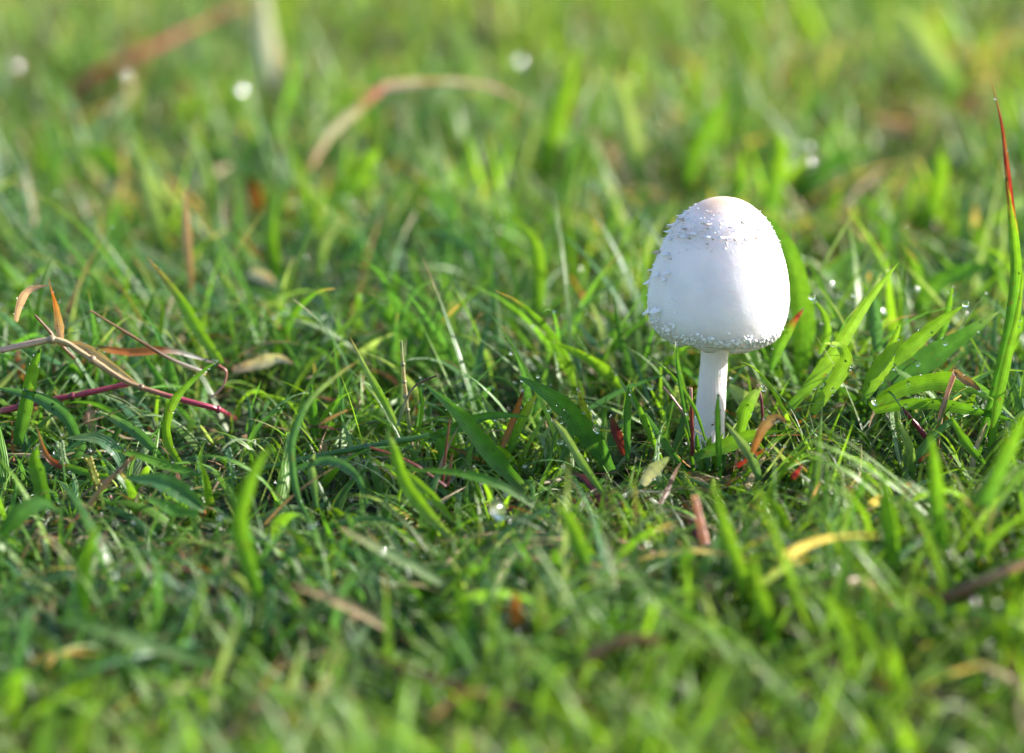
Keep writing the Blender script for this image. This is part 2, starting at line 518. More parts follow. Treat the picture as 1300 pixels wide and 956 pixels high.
def stem_line(name, pix, Y, wpx, stops, label, cat="grass stem", mat=None, nodes=(), taper=0.6, parent=None, group=None):
    """a round stem; nodes: fractions where a swollen joint sits (built as parts)"""
    if parent is None: Y = fit(pix, Y, mean=0.02 if Y < 0.3 else 0.032)
    pts = [at(p[0], p[1], Y + (p[2] if len(p) > 2 else 0.0)) for p in pix]
    n, k = 34, 8
    P = spline3(pts, n)
    T = np.gradient(P, axis=0); T /= np.linalg.norm(T, axis=1)[:, None]
    U = np.cross(T, np.array([0.2, 0.9, 0.35])); U /= np.linalg.norm(U, axis=1)[:, None]
    B = np.cross(T, U)
    t = np.linspace(0, 1, n)
    W = 0.5 * wpx * pxsize(Y) * np.interp(t, [0, 1], [1, taper]) * (1 + 0.10 * np.sin(t * 23 + pix[0][0]))
    a = np.linspace(0, 2 * np.pi, k, endpoint=False)
    V = P[:, None] + (U[:, None] * np.cos(a)[None, :, None] + B[:, None] * np.sin(a)[None, :, None]) * W[:, None, None]
    i = np.arange(n - 1)[:, None] * k
    j, jj = np.arange(k)[None], (np.arange(k)[None] + 1) % k
    F = np.stack([i + j, i + jj, i + k + jj, i + k + j], -1).reshape(-1, 4)
    C = np.repeat(ramp(stops, n)[:, None], k, 1)
    bl = np.zeros((n, k, 3)); bl[..., 0] = np.sin(a)[None] * W[:, None]; bl[..., 1] = t[:, None]
    base = Vector(P[0])
    o = link(name, np_mesh(name, V.reshape(-1, 3) - np.array(base), F, C.reshape(-1, 3), bl.reshape(-1, 3)), mat or M_STEM, parent)
    o.location = base if parent is None else base - parent.location
    if parent is None: tag(o, label, cat, group)
    for f in nodes:
        q = int(f * (n - 1))
        Vn = ICO_V * np.array([1.5, 1.5, 1.5]) * W[q] * (1 + 0.2 * rng.random((12, 1)))
        link("joint", np_mesh("joint", Vn + P[q] - np.array(base), ICO_F, np.tile(C[q, 0] * 0.8, (12, 1)), np.zeros((12, 3))), M_STEM, o)
    claim(P[n // 5:], wpx)
    return o

DRAWN = []
B_, S_ = blade_line, stem_line
# --- right of the mushroom
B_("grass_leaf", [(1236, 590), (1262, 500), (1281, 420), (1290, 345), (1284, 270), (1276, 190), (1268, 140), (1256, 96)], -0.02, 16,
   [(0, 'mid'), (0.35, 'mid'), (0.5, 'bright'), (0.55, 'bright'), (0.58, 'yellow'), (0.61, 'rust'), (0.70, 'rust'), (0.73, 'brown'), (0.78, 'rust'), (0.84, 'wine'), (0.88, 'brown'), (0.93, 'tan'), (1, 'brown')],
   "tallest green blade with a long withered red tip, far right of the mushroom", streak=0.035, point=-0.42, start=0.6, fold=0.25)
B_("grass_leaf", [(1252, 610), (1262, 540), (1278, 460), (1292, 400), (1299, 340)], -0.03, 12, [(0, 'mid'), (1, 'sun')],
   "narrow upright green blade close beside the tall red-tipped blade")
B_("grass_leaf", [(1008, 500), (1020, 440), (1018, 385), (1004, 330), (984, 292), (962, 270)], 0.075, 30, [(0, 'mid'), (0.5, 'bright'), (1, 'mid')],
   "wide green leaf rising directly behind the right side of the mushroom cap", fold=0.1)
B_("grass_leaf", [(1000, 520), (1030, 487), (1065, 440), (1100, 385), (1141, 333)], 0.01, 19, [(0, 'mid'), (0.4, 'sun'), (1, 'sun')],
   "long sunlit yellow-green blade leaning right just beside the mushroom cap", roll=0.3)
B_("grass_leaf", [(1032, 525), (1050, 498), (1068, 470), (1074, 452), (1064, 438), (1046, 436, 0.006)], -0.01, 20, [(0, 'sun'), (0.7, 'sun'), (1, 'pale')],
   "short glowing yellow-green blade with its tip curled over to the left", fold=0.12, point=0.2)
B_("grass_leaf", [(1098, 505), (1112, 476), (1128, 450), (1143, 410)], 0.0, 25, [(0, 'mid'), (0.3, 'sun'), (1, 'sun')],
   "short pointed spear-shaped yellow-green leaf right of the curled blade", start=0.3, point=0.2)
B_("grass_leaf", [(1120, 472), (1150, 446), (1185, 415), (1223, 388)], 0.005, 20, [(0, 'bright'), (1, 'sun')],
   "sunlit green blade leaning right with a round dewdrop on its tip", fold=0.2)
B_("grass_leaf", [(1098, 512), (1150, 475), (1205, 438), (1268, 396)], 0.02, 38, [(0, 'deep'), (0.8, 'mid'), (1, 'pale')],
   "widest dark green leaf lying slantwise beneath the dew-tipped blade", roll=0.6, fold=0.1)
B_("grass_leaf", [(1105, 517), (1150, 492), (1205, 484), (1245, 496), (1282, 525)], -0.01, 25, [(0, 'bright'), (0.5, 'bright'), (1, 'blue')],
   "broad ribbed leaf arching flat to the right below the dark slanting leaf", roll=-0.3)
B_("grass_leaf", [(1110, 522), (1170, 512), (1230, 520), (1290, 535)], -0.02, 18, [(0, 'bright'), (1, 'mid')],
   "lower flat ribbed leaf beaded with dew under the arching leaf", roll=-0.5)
B_("grass_leaf", [(978, 470), (990, 440), (1004, 414), (1021, 391)], 0.03, 14, [(0, 'mid'), (0.6, 'bright'), (0.8, 'red'), (1, 'brown')],
   "short green blade with a ragged red tip against the cap's right edge")
B_("grass_leaf", [(1040, 450), (1050, 425), (1046, 400), (1031, 378)], 0.03, 11, [(0, 'bright'), (1, 'sun')],
   "small hooked green blade with a dewdrop above it beside the long sunlit blade")
B_("grass_leaf", [(1114, 446), (1112, 410), (1108, 365)], 0.05, 16, [(0, 'blue'), (1, 'blue')],
   "upright blue-green leaf behind the spear-shaped leaf", start=0.6)
B_("grass_leaf", [(1045, 480), (1075, 425), (1105, 375), (1120, 345)], 0.05, 14, [(0, 'blue'), (1, 'pale')],
   "pale blue-green blade just behind the long sunlit blade")
B_("grass_leaf", [(1190, 440), (1200, 410), (1205, 385), (1210, 360)], 0.03, 10, [(0, 'mid'), (1, 'bright')],
   "thin upright blade crossing behind the dew-tipped blade")
B_("grass_leaf", [(1160, 395), (1190, 360), (1230, 343), (1255, 336)], 0.14, 22, [(0, 'bright'), (0.5, 'mid'), (1, 'mid')],
   "soft blurred green leaf bending right with dew at its end, behind the dew-tipped blade")
dl = S_("dry_stalk", [(1188, 570), (1195, 525), (1213, 470)], -0.02, 9, [(0, 'tan'), (1, 'pink')],
   "pale tan broken stalk with a curled brown leaf under the arching leaves", "dry stalk", M_DRY)
B_("leaf", [(1212, 470), (1222, 480), (1235, 488), (1246, 497)], -0.022, 11, [(0, 'tan'), (1, 'brown')], None, mat=M_DRY, parent=dl)
S_("red_stalk", [(1178, 558), (1162, 538), (1145, 518)], -0.02, 8, [(0, 'magenta'), (1, 'wine')],
   "short dark wine-red stem lying below the lower ribbed leaf", "stem")
B_("grass_leaf", [(1265, 470), (1285, 430), (1299, 400)], 0.06, 20, [(0, 'bright'), (1, 'bright')],
   "broad green blade cut by the right edge behind the tall red-tipped blade")
B_("grass_leaf", [(1160, 610), (1155, 570), (1140, 530)], -0.04, 12, [(0, 'mid'), (1, 'pale')],
   "short grey-green blade in front of the broad arching leaves")
B_("grass_leaf", [(1250, 590), (1225, 560), (1205, 525)], -0.045, 12, [(0, 'mid'), (1, 'bright')],
   "slim green blade tilting left at the foot of the dry stalk")
# --- at the foot of the mushroom
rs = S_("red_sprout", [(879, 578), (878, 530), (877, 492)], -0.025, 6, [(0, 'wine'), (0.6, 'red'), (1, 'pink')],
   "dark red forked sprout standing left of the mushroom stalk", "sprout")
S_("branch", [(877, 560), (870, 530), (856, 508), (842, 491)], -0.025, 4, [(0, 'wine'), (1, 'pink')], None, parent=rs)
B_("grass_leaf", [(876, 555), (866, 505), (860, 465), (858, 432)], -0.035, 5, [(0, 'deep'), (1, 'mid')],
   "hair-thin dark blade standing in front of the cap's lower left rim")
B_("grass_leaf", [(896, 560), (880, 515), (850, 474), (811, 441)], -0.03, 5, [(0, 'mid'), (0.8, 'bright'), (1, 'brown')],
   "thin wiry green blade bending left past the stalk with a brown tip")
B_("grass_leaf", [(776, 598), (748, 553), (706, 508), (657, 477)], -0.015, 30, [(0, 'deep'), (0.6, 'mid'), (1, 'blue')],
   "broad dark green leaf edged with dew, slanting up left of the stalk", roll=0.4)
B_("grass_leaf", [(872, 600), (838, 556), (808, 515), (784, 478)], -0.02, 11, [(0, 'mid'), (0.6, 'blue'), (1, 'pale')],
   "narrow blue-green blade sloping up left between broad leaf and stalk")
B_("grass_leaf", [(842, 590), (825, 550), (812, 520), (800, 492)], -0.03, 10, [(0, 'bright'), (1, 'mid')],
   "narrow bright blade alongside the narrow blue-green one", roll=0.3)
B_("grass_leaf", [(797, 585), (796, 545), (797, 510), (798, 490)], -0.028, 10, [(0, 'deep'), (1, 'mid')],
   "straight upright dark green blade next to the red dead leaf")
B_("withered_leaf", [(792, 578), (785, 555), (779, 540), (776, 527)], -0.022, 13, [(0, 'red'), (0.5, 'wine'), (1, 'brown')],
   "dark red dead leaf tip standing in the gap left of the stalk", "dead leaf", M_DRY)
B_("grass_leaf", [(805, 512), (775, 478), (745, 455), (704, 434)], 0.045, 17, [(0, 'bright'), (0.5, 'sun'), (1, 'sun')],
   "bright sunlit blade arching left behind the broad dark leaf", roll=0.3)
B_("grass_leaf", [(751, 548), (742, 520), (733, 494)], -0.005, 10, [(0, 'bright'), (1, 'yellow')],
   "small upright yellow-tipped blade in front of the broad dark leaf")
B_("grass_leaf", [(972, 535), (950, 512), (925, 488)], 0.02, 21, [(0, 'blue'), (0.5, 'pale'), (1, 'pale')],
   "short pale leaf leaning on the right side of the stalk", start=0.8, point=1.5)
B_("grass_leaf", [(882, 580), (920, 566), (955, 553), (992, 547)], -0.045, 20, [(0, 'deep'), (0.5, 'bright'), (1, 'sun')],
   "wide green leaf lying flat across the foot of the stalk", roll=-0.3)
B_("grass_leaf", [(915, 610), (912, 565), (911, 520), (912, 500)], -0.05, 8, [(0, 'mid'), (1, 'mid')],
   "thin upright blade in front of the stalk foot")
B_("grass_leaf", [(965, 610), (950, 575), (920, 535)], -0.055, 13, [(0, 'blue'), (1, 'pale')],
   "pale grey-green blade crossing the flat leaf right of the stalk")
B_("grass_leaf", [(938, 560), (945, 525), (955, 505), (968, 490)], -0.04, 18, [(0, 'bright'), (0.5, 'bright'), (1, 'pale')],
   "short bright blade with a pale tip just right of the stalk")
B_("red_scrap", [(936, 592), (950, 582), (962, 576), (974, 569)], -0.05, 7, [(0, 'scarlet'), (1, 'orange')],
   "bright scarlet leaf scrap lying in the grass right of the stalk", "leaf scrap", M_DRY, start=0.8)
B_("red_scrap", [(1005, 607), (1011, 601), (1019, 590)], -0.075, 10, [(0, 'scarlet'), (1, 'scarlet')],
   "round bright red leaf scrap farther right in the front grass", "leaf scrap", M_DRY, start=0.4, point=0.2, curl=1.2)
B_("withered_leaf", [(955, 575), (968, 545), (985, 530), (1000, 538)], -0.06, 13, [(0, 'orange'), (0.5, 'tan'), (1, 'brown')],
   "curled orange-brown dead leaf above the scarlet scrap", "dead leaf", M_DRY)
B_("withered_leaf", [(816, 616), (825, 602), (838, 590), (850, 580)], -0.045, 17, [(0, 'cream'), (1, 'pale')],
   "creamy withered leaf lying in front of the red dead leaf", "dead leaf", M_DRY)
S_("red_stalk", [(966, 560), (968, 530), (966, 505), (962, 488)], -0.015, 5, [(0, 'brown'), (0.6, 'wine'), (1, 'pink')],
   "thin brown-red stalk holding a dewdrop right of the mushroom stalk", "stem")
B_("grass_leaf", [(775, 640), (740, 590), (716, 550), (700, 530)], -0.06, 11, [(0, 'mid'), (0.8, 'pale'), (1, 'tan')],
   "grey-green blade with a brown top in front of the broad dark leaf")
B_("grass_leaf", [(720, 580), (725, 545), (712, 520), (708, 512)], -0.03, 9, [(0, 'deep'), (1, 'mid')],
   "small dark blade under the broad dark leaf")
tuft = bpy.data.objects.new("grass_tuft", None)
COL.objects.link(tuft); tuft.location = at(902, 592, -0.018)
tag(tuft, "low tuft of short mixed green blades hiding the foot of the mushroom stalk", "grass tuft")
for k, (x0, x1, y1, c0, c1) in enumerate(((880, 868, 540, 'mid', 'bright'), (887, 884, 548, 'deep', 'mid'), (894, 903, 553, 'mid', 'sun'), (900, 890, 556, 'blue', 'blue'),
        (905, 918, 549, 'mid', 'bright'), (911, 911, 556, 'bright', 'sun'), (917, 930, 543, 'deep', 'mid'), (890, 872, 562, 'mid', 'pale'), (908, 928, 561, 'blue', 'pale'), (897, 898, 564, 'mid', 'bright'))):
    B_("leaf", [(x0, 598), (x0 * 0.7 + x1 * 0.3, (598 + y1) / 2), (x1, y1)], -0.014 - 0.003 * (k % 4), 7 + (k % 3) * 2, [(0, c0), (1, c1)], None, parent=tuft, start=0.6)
# --- between the middle and the left
B_("grass_leaf", [(668, 624), (628, 582), (585, 528), (538, 487)], -0.03, 23, [(0, 'pale'), (0.15, 'mid'), (0.7, 'mid'), (1, 'blue')],
   "long smooth green blade slanting up left in the middle of the turf", point=0.4, start=0.5)
B_("grass_leaf", [(394, 664), (378, 630), (371, 590), (372, 555), (392, 510), (430, 475), (456, 458)], -0.04, 10, [(0, 'blue'), (0.6, 'blue'), (0.8, 'pale'), (1, 'tan')],
   "long thin blue-green blade bowed like a sickle left of centre", fold=0.25)
rn = S_("runner", [(330, 596), (420, 576), (490, 563), (545, 553)], -0.02, 8, [(0, 'mid'), (0.6, 'deep'), (1, 'mid')],
   "green runner lying level left of the long smooth blade", "grass runner", nodes=(0.55,), taper=0.9)
B_("leaf", [(540, 556), (575, 545), (620, 528), (672, 529)], -0.02, 14, [(0, 'mid'), (1, 'mid')], None, parent=rn)
B_("leaf", [(538, 553), (555, 556), (562, 572), (555, 590)], -0.021, 17, [(0, 'bright'), (0.6, 'mid'), (1, 'deep')], None, parent=rn, start=0.9)
B_("grass_leaf", [(580, 690), (545, 655), (515, 615), (500, 570), (492, 548)], -0.05, 18, [(0, 'pale'), (0.3, 'sun'), (0.7, 'bright'), (1, 'pale')],
   "bright green blade standing in front of the green runner", fold=0.2)
B_("grass_leaf", [(507, 548), (488, 510), (468, 475), (444, 427)], 0.0, 10, [(0, 'pale'), (0.4, 'bright'), (0.8, 'pale'), (1, 'tan')],
   "slender blade with a withered tip above the green runner")
B_("grass_leaf", [(466, 640), (452, 604), (420, 585), (385, 592), (350, 612)], -0.045, 12, [(0, 'blue'), (0.6, 'blue'), (1, 'deep')],
   "blue-green blade arching over with its tip pointing left beside the sickle blade")
B_("grass_leaf", [(690, 650), (640, 618), (580, 600), (505, 596)], -0.05, 13, [(0, 'pale'), (0.5, 'mid'), (1, 'bright')],
   "dewy blade with a reddish edge lying left under the long smooth blade", roll=-0.4)
B_("grass_leaf", [(575, 660), (545, 628), (515, 603), (470, 585)], -0.055, 13, [(0, 'sun'), (0.7, 'sun'), (1, 'bright')],
   "yellow-green blade crossing behind the bright standing blade")
S_("seed_stalk", [(520, 545), (516, 510), (512, 470), (509, 432)], 0.0, 6, [(0, 'pale'), (0.5, 'straw'), (1, 'pale')],
   "thin straw seed stem upright behind the slender withered blade", "seed stem", M_DRY, nodes=(0.25, 0.4, 0.55, 0.75))
S_("seed_stalk", [(505, 540), (513, 515), (527, 490), (554, 477)], -0.005, 4, [(0, 'pale'), (1, 'wine')],
   "thin purplish stem hooking right beside the straw seed stem", "seed stem")
B_("grass_leaf", [(532, 545), (536, 520), (534, 500), (529, 488)], -0.005, 6, [(0, 'bright'), (1, 'mid')],
   "tiny crooked green blade right of the straw seed stem")
S_("red_stalk", [(562, 614), (565, 580), (571, 533)], -0.045, 4, [(0, 'wine'), (1, 'brown')],
   "taller of two thin red stems standing by the runner's end", "stem")
S_("red_stalk", [(568, 616), (571, 595), (574, 575)], -0.045, 3.5, [(0, 'wine'), (1, 'brown')],
   "shorter of two thin red stems standing by the runner's end", "stem")
S_("red_stalk", [(566, 618), (530, 592), (500, 578), (470, 568)], -0.04, 4, [(0, 'wine'), (1, 'red')],
   "thin wine-red stem lying slantwise beneath the runner", "stem")
B_("grass_leaf", [(400, 560), (398, 530), (396, 505), (395, 485)], 0.02, 12, [(0, 'mid'), (1, 'mid')],
   "short upright dark green blade enclosed by the bow of the sickle blade")
B_("grass_leaf", [(402, 645), (398, 615), (395, 590), (400, 575)], -0.05, 11, [(0, 'blue'), (1, 'pale')],
   "short drooping blue-green leaf spotted with dew beside the sickle blade")
B_("grass_leaf", [(640, 555), (622, 520), (610, 500)], 0.03, 9, [(0, 'blue'), (1, 'pale')],
   "short pale blade above the runner leaf")
B_("withered_straw", [(632, 580), (645, 550), (658, 515), (664, 495)], 0.0, 9, [(0, 'tan'), (0.6, 'orange'), (1, 'brown')],
   "brown dead blade leaning right beside the broad dark leaf", "dry blade", M_DRY)
B_("grass_leaf", [(645, 580), (655, 550), (672, 515), (682, 500)], -0.005, 12, [(0, 'deep'), (0.4, 'bright'), (1, 'yellow')],
   "green blade with a yellow edge standing along the brown dead blade")
# --- left
B_("grass_leaf", [(237, 599), (217, 570), (211, 540), (222, 508), (250, 478), (276, 458)], -0.02, 12, [(0, 'bright'), (0.5, 'sun'), (1, 'mid')],
   "sickle-shaped bright green blade at left, curving round to the upper right")
B_("grass_leaf", [(282, 462), (255, 425), (225, 375), (186, 326)], 0.05, 16, [(0, 'sun'), (0.6, 'bright'), (1, 'tan')],
   "bright blade with a pale tip rising left above the red runner")
rr = S_("red_runner", [(-8, 447), (40, 436), (76, 432), (110, 452), (160, 484), (215, 503), (275, 519), (286, 524, 0.02), (298, 532, 0.05)], 0.0, 8.5,
   [(0, 'pink'), (0.25, 'straw'), (0.55, 'tan'), (0.66, 'magenta'), (1, 'magenta')],
   "straw-coloured runner turning magenta at its end, across the left turf", "grass runner", nodes=(0.24, 0.42, 0.56, 0.78), taper=0.7)
B_("sheath", [(75, 436), (105, 440), (140, 462), (178, 490)], -0.004, 11, [(0, 'tan'), (1, 'straw')], None, mat=M_DRY, parent=rr)
S_("red_runner", [(-8, 524), (60, 509), (110, 499), (168, 486, 0.002)], 0.005, 8, [(0, 'pink'), (0.1, 'magenta'), (1, 'magenta')],
   "straight magenta runner coming from the left edge to meet the straw one", "grass runner", nodes=(0.2, 0.55), taper=0.9)
B_("withered_leaf", [(78, 435), (75, 412), (70, 385), (60, 350)], 0.0, 13, [(0, 'pink'), (0.4, 'tan'), (0.7, 'orange'), (1, 'brown')],
   "upright curled orange dead leaf on the left runner's bend", "dead leaf", M_DRY, curl=1.5)
B_("withered_leaf", [(20, 408), (26, 384), (38, 368), (62, 362)], 0.0, 12, [(0, 'pink'), (0.6, 'pink'), (1, 'tan')],
   "arched pinkish dry leaf at far left beside the orange dead leaf", "dead leaf", M_DRY, roll=0.5)
S_("straw", [(262, 474), (215, 455), (165, 425), (114, 394)], 0.01, 6, [(0, 'grey'), (0.5, 'brown'), (1, 'tan')],
   "grey-brown dry straw slanting above the magenta runner", "straw", M_DRY, taper=0.4)
S_("straw", [(95, 455), (75, 435), (58, 415), (44, 400)], 0.005, 5, [(0, 'tan'), (1, 'brown')],
   "short brown straw crossing the orange dead leaf's foot", "straw", M_DRY)
df = B_("withered_leaf", [(118, 440), (165, 447), (215, 445), (276, 462)], 0.02, 13, [(0, 'mid'), (0.2, 'orange'), (0.6, 'orange'), (0.8, 'grey'), (1, 'wine')],
   "long half-green leaf with an orange edge lying behind the straw", "dead leaf", M_DRY, roll=0.6)
S_("tendril", [(277, 464), (287, 472), (283, 490), (268, 505)], 0.015, 4, [(0, 'red'), (1, 'pink')], None, parent=df)
B_("grass_leaf", [(100, 560), (80, 525), (45, 504), (-6, 492)], -0.01, 19, [(0, 'deep'), (0.6, 'blue'), (1, 'blue')],
   "broad blue-green leaf bending to the left edge under the runners", roll=0.3)
B_("grass_leaf", [(22, 565), (32, 520), (42, 470), (52, 440)], -0.01, 18, [(0, 'deep'), (0.6, 'bright'), (1, 'mid')],
   "upright broad blade at far left standing in front of the runners", start=0.7)
B_("grass_leaf", [(-4, 690), (22, 655), (48, 640), (78, 650)], -0.07, 26, [(0, 'mid'), (0.6, 'blue'), (1, 'blue')],
   "grey-green leaf curling over at the left edge in front", roll=-0.4, fold=0.1)
B_("grass_leaf", [(140, 606), (95, 596), (62, 582), (46, 540)], -0.04, 10, [(0, 'bright'), (0.4, 'mid'), (0.5, 'red'), (1, 'tan')],
   "blade with a red back and upturned dry tip, left below the runners")
S_("straw", [(104, 658), (125, 625), (148, 600), (170, 580)], -0.055, 8, [(0, 'straw'), (0.6, 'tan'), (1, 'brown')],
   "broken tan straw lying slantwise at lower left", "straw", M_DRY, nodes=(0.7,))
B_("grass_leaf", [(260, 648), (232, 625), (200, 610), (158, 607)], -0.06, 26, [(0, 'pale'), (0.1, 'deep'), (1, 'blue')],
   "broad ribbed dark leaf lying left beside the broken tan straw", roll=-0.3, fold=0.25, start=0.3)
B_("grass_leaf", [(252, 652), (225, 648), (205, 640), (184, 630)], -0.068, 18, [(0, 'mid'), (1, 'mid')],
   "shorter flat green leaf in front of the broad ribbed dark leaf", roll=-0.3, start=0.4)
B_("grass_leaf", [(158, 596), (145, 570), (122, 556), (82, 556)], -0.04, 19, [(0, 'blue'), (0.5, 'blue'), (1, 'pale')],
   "blue-green leaf arching left above the broken tan straw", roll=-0.4)
B_("grass_leaf", [(210, 588), (180, 555), (150, 535), (122, 521)], -0.01, 14, [(0, 'deep'), (0.6, 'blue'), (1, 'pale')],
   "slanting pale-tipped leaf below the magenta runner", roll=0.2)
B_("grass_leaf", [(265, 605), (215, 592), (180, 580), (140, 570)], -0.045, 13, [(0, 'mid'), (1, 'bright')],
   "flat green blade lying right of the blue-green arch", roll=-0.4)
B_("grass_leaf", [(56, 640), (50, 610), (44, 585), (48, 565)], -0.05, 20, [(0, 'mid'), (1, 'bright')],
   "upright ribbed bright leaf at lower left beside the red-backed blade", start=0.9)
for k, (pp, lab) in enumerate((([(134, 660), (127, 625), (118, 600), (112, 582)], "straw-coloured seed spike leaning over the broken tan straw"),
                               ([(300, 660), (296, 625), (293, 595), (288, 570)], "blue-green seed spike standing left of the sickle blade"),
                               ([(82, 610), (80, 590), (78, 575), (76, 562)], "short greenish seed spike by the red-backed blade"))):
    c = ('yellow', 'blue', 'pale')[k]
    so = S_("seed_spike", pp, -0.055, 3.5, [(0, 'mid'), (1, c)], lab, "seed spike")
    P = spline3([at(p[0], p[1], -0.055) for p in pp], 26)
    for q in range(10, 26):
        sgn = 1 if q % 2 else -1
        Vn = ICO_V * np.array([0.0006, 0.0006, 0.0011]) + P[q] + np.array([sgn * 0.0009, rng.normal(0, 0.0004), 0])
        link("seed", np_mesh("seed", Vn - np.array(so.location), ICO_F, np.tile(GREEN[c], (12, 1)), np.zeros((12, 3))), M_STEM, so)
# --- in front, out of focus
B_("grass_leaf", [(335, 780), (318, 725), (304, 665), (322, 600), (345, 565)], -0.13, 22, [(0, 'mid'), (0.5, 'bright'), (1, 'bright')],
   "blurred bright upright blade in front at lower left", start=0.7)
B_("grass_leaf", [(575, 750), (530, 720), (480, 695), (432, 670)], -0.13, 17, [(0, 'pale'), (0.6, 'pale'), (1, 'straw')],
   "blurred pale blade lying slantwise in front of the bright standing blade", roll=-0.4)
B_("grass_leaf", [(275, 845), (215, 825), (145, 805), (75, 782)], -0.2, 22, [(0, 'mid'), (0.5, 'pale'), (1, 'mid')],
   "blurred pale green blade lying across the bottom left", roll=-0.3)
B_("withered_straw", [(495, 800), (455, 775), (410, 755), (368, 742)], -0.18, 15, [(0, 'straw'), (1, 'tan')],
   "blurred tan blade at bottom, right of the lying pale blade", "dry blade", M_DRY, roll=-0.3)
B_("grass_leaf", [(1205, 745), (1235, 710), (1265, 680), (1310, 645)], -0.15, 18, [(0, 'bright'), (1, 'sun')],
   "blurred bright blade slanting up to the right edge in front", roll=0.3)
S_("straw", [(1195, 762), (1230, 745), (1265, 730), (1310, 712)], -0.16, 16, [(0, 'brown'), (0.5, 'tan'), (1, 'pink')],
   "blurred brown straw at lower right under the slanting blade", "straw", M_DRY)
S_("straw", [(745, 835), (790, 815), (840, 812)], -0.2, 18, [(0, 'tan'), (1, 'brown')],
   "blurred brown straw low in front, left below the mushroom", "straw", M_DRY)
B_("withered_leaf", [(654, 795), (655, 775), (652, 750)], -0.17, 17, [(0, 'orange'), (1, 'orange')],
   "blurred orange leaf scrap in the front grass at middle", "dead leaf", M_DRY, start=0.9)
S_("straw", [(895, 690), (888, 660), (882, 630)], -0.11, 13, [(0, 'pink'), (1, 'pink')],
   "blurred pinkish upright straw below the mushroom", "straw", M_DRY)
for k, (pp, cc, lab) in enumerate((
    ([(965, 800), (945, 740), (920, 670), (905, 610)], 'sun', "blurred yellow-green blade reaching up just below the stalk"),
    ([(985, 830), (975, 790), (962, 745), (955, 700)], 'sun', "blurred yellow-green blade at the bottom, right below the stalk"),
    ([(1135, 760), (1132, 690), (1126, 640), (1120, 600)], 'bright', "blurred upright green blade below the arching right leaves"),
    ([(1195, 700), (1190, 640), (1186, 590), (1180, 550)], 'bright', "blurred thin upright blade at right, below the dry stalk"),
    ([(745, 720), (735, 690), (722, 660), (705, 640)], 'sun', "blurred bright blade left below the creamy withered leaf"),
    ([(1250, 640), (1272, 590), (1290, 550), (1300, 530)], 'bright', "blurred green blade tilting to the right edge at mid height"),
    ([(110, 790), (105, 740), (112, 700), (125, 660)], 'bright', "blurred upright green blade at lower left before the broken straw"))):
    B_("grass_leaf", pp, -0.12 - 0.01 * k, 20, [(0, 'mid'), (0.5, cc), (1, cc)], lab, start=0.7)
# --- behind, out of focus
ar = B_("red_runner", [(366, 275), (388, 220), (410, 182), (422, 166), (455, 138), (482, 114), (496, 109), (560, 104), (630, 112), (690, 148)], 0.42, 12,
   [(0, 'rose'), (0.12, 'blush'), (0.25, 'oat'), (0.42, 'oat'), (0.48, 'tan'), (0.5, 'rose'), (0.62, 'blush'), (0.74, 'oat'), (0.76, 'tan'), (0.79, 'oat'), (0.9, 'blush'), (1, 'tan')],
   "blurred pinkish runner arching over the background grass", "grass runner", start=0.9, point=1.5, fold=0.3)
B_("red_runner", [(60, 140), (110, 100), (170, 72), (240, 38), (320, 0)], 0.85, 12, [(0, 'rose'), (0.4, 'wine'), (0.6, 'rose'), (1, 'rose')],
   "blurred dark red runner slanting across the top left", "grass runner", start=0.8, point=0.8)
B_("straw", [(243, 370), (238, 300), (233, 238)], 0.16, 11, [(0, 'tan'), (1, 'pink')],
   "blurred upright pinkish straw in the left background", "straw", M_DRY)
B_("withered_straw", [(345, 118), (341, 80), (336, 30), (329, -70)], 0.75, 26, [(0, 'ash'), (1, 'ash')],
   "blurred wide pale dry blade at the top left", "dry blade", M_LEAF, start=0.02, point=0.6)
B_("withered_leaf", [(326, 268), (323, 245), (320, 225)], 0.4, 20, [(0, 'orange'), (1, 'orange')],
   "blurred upright orange leaf left below the arching runner", "dead leaf", M_DRY, start=0.9)
B_("withered_leaf", [(295, 470), (325, 462), (352, 455), (372, 462)], 0.1, 16, [(0, 'pink'), (0.6, 'cream'), (1, 'pink')],
   "pale pinkish dry leaf lying right of the orange-edged leaf", "dead leaf", M_DRY)
B_("withered_leaf", [(318, 345), (335, 352), (352, 362)], 0.2, 16, [(0, 'cream'), (1, 'pink')],
   "blurred cream leaf scrap in the left background", "dead leaf", M_DRY, start=0.8)
B_("withered_straw", [(1165, 165), (1140, 160), (1105, 148)], 0.6, 22, [(0, 'tan'), (1, 'pink')],
   "blurred tan blade in the background above the right leaves", "dry blade", M_DRY)
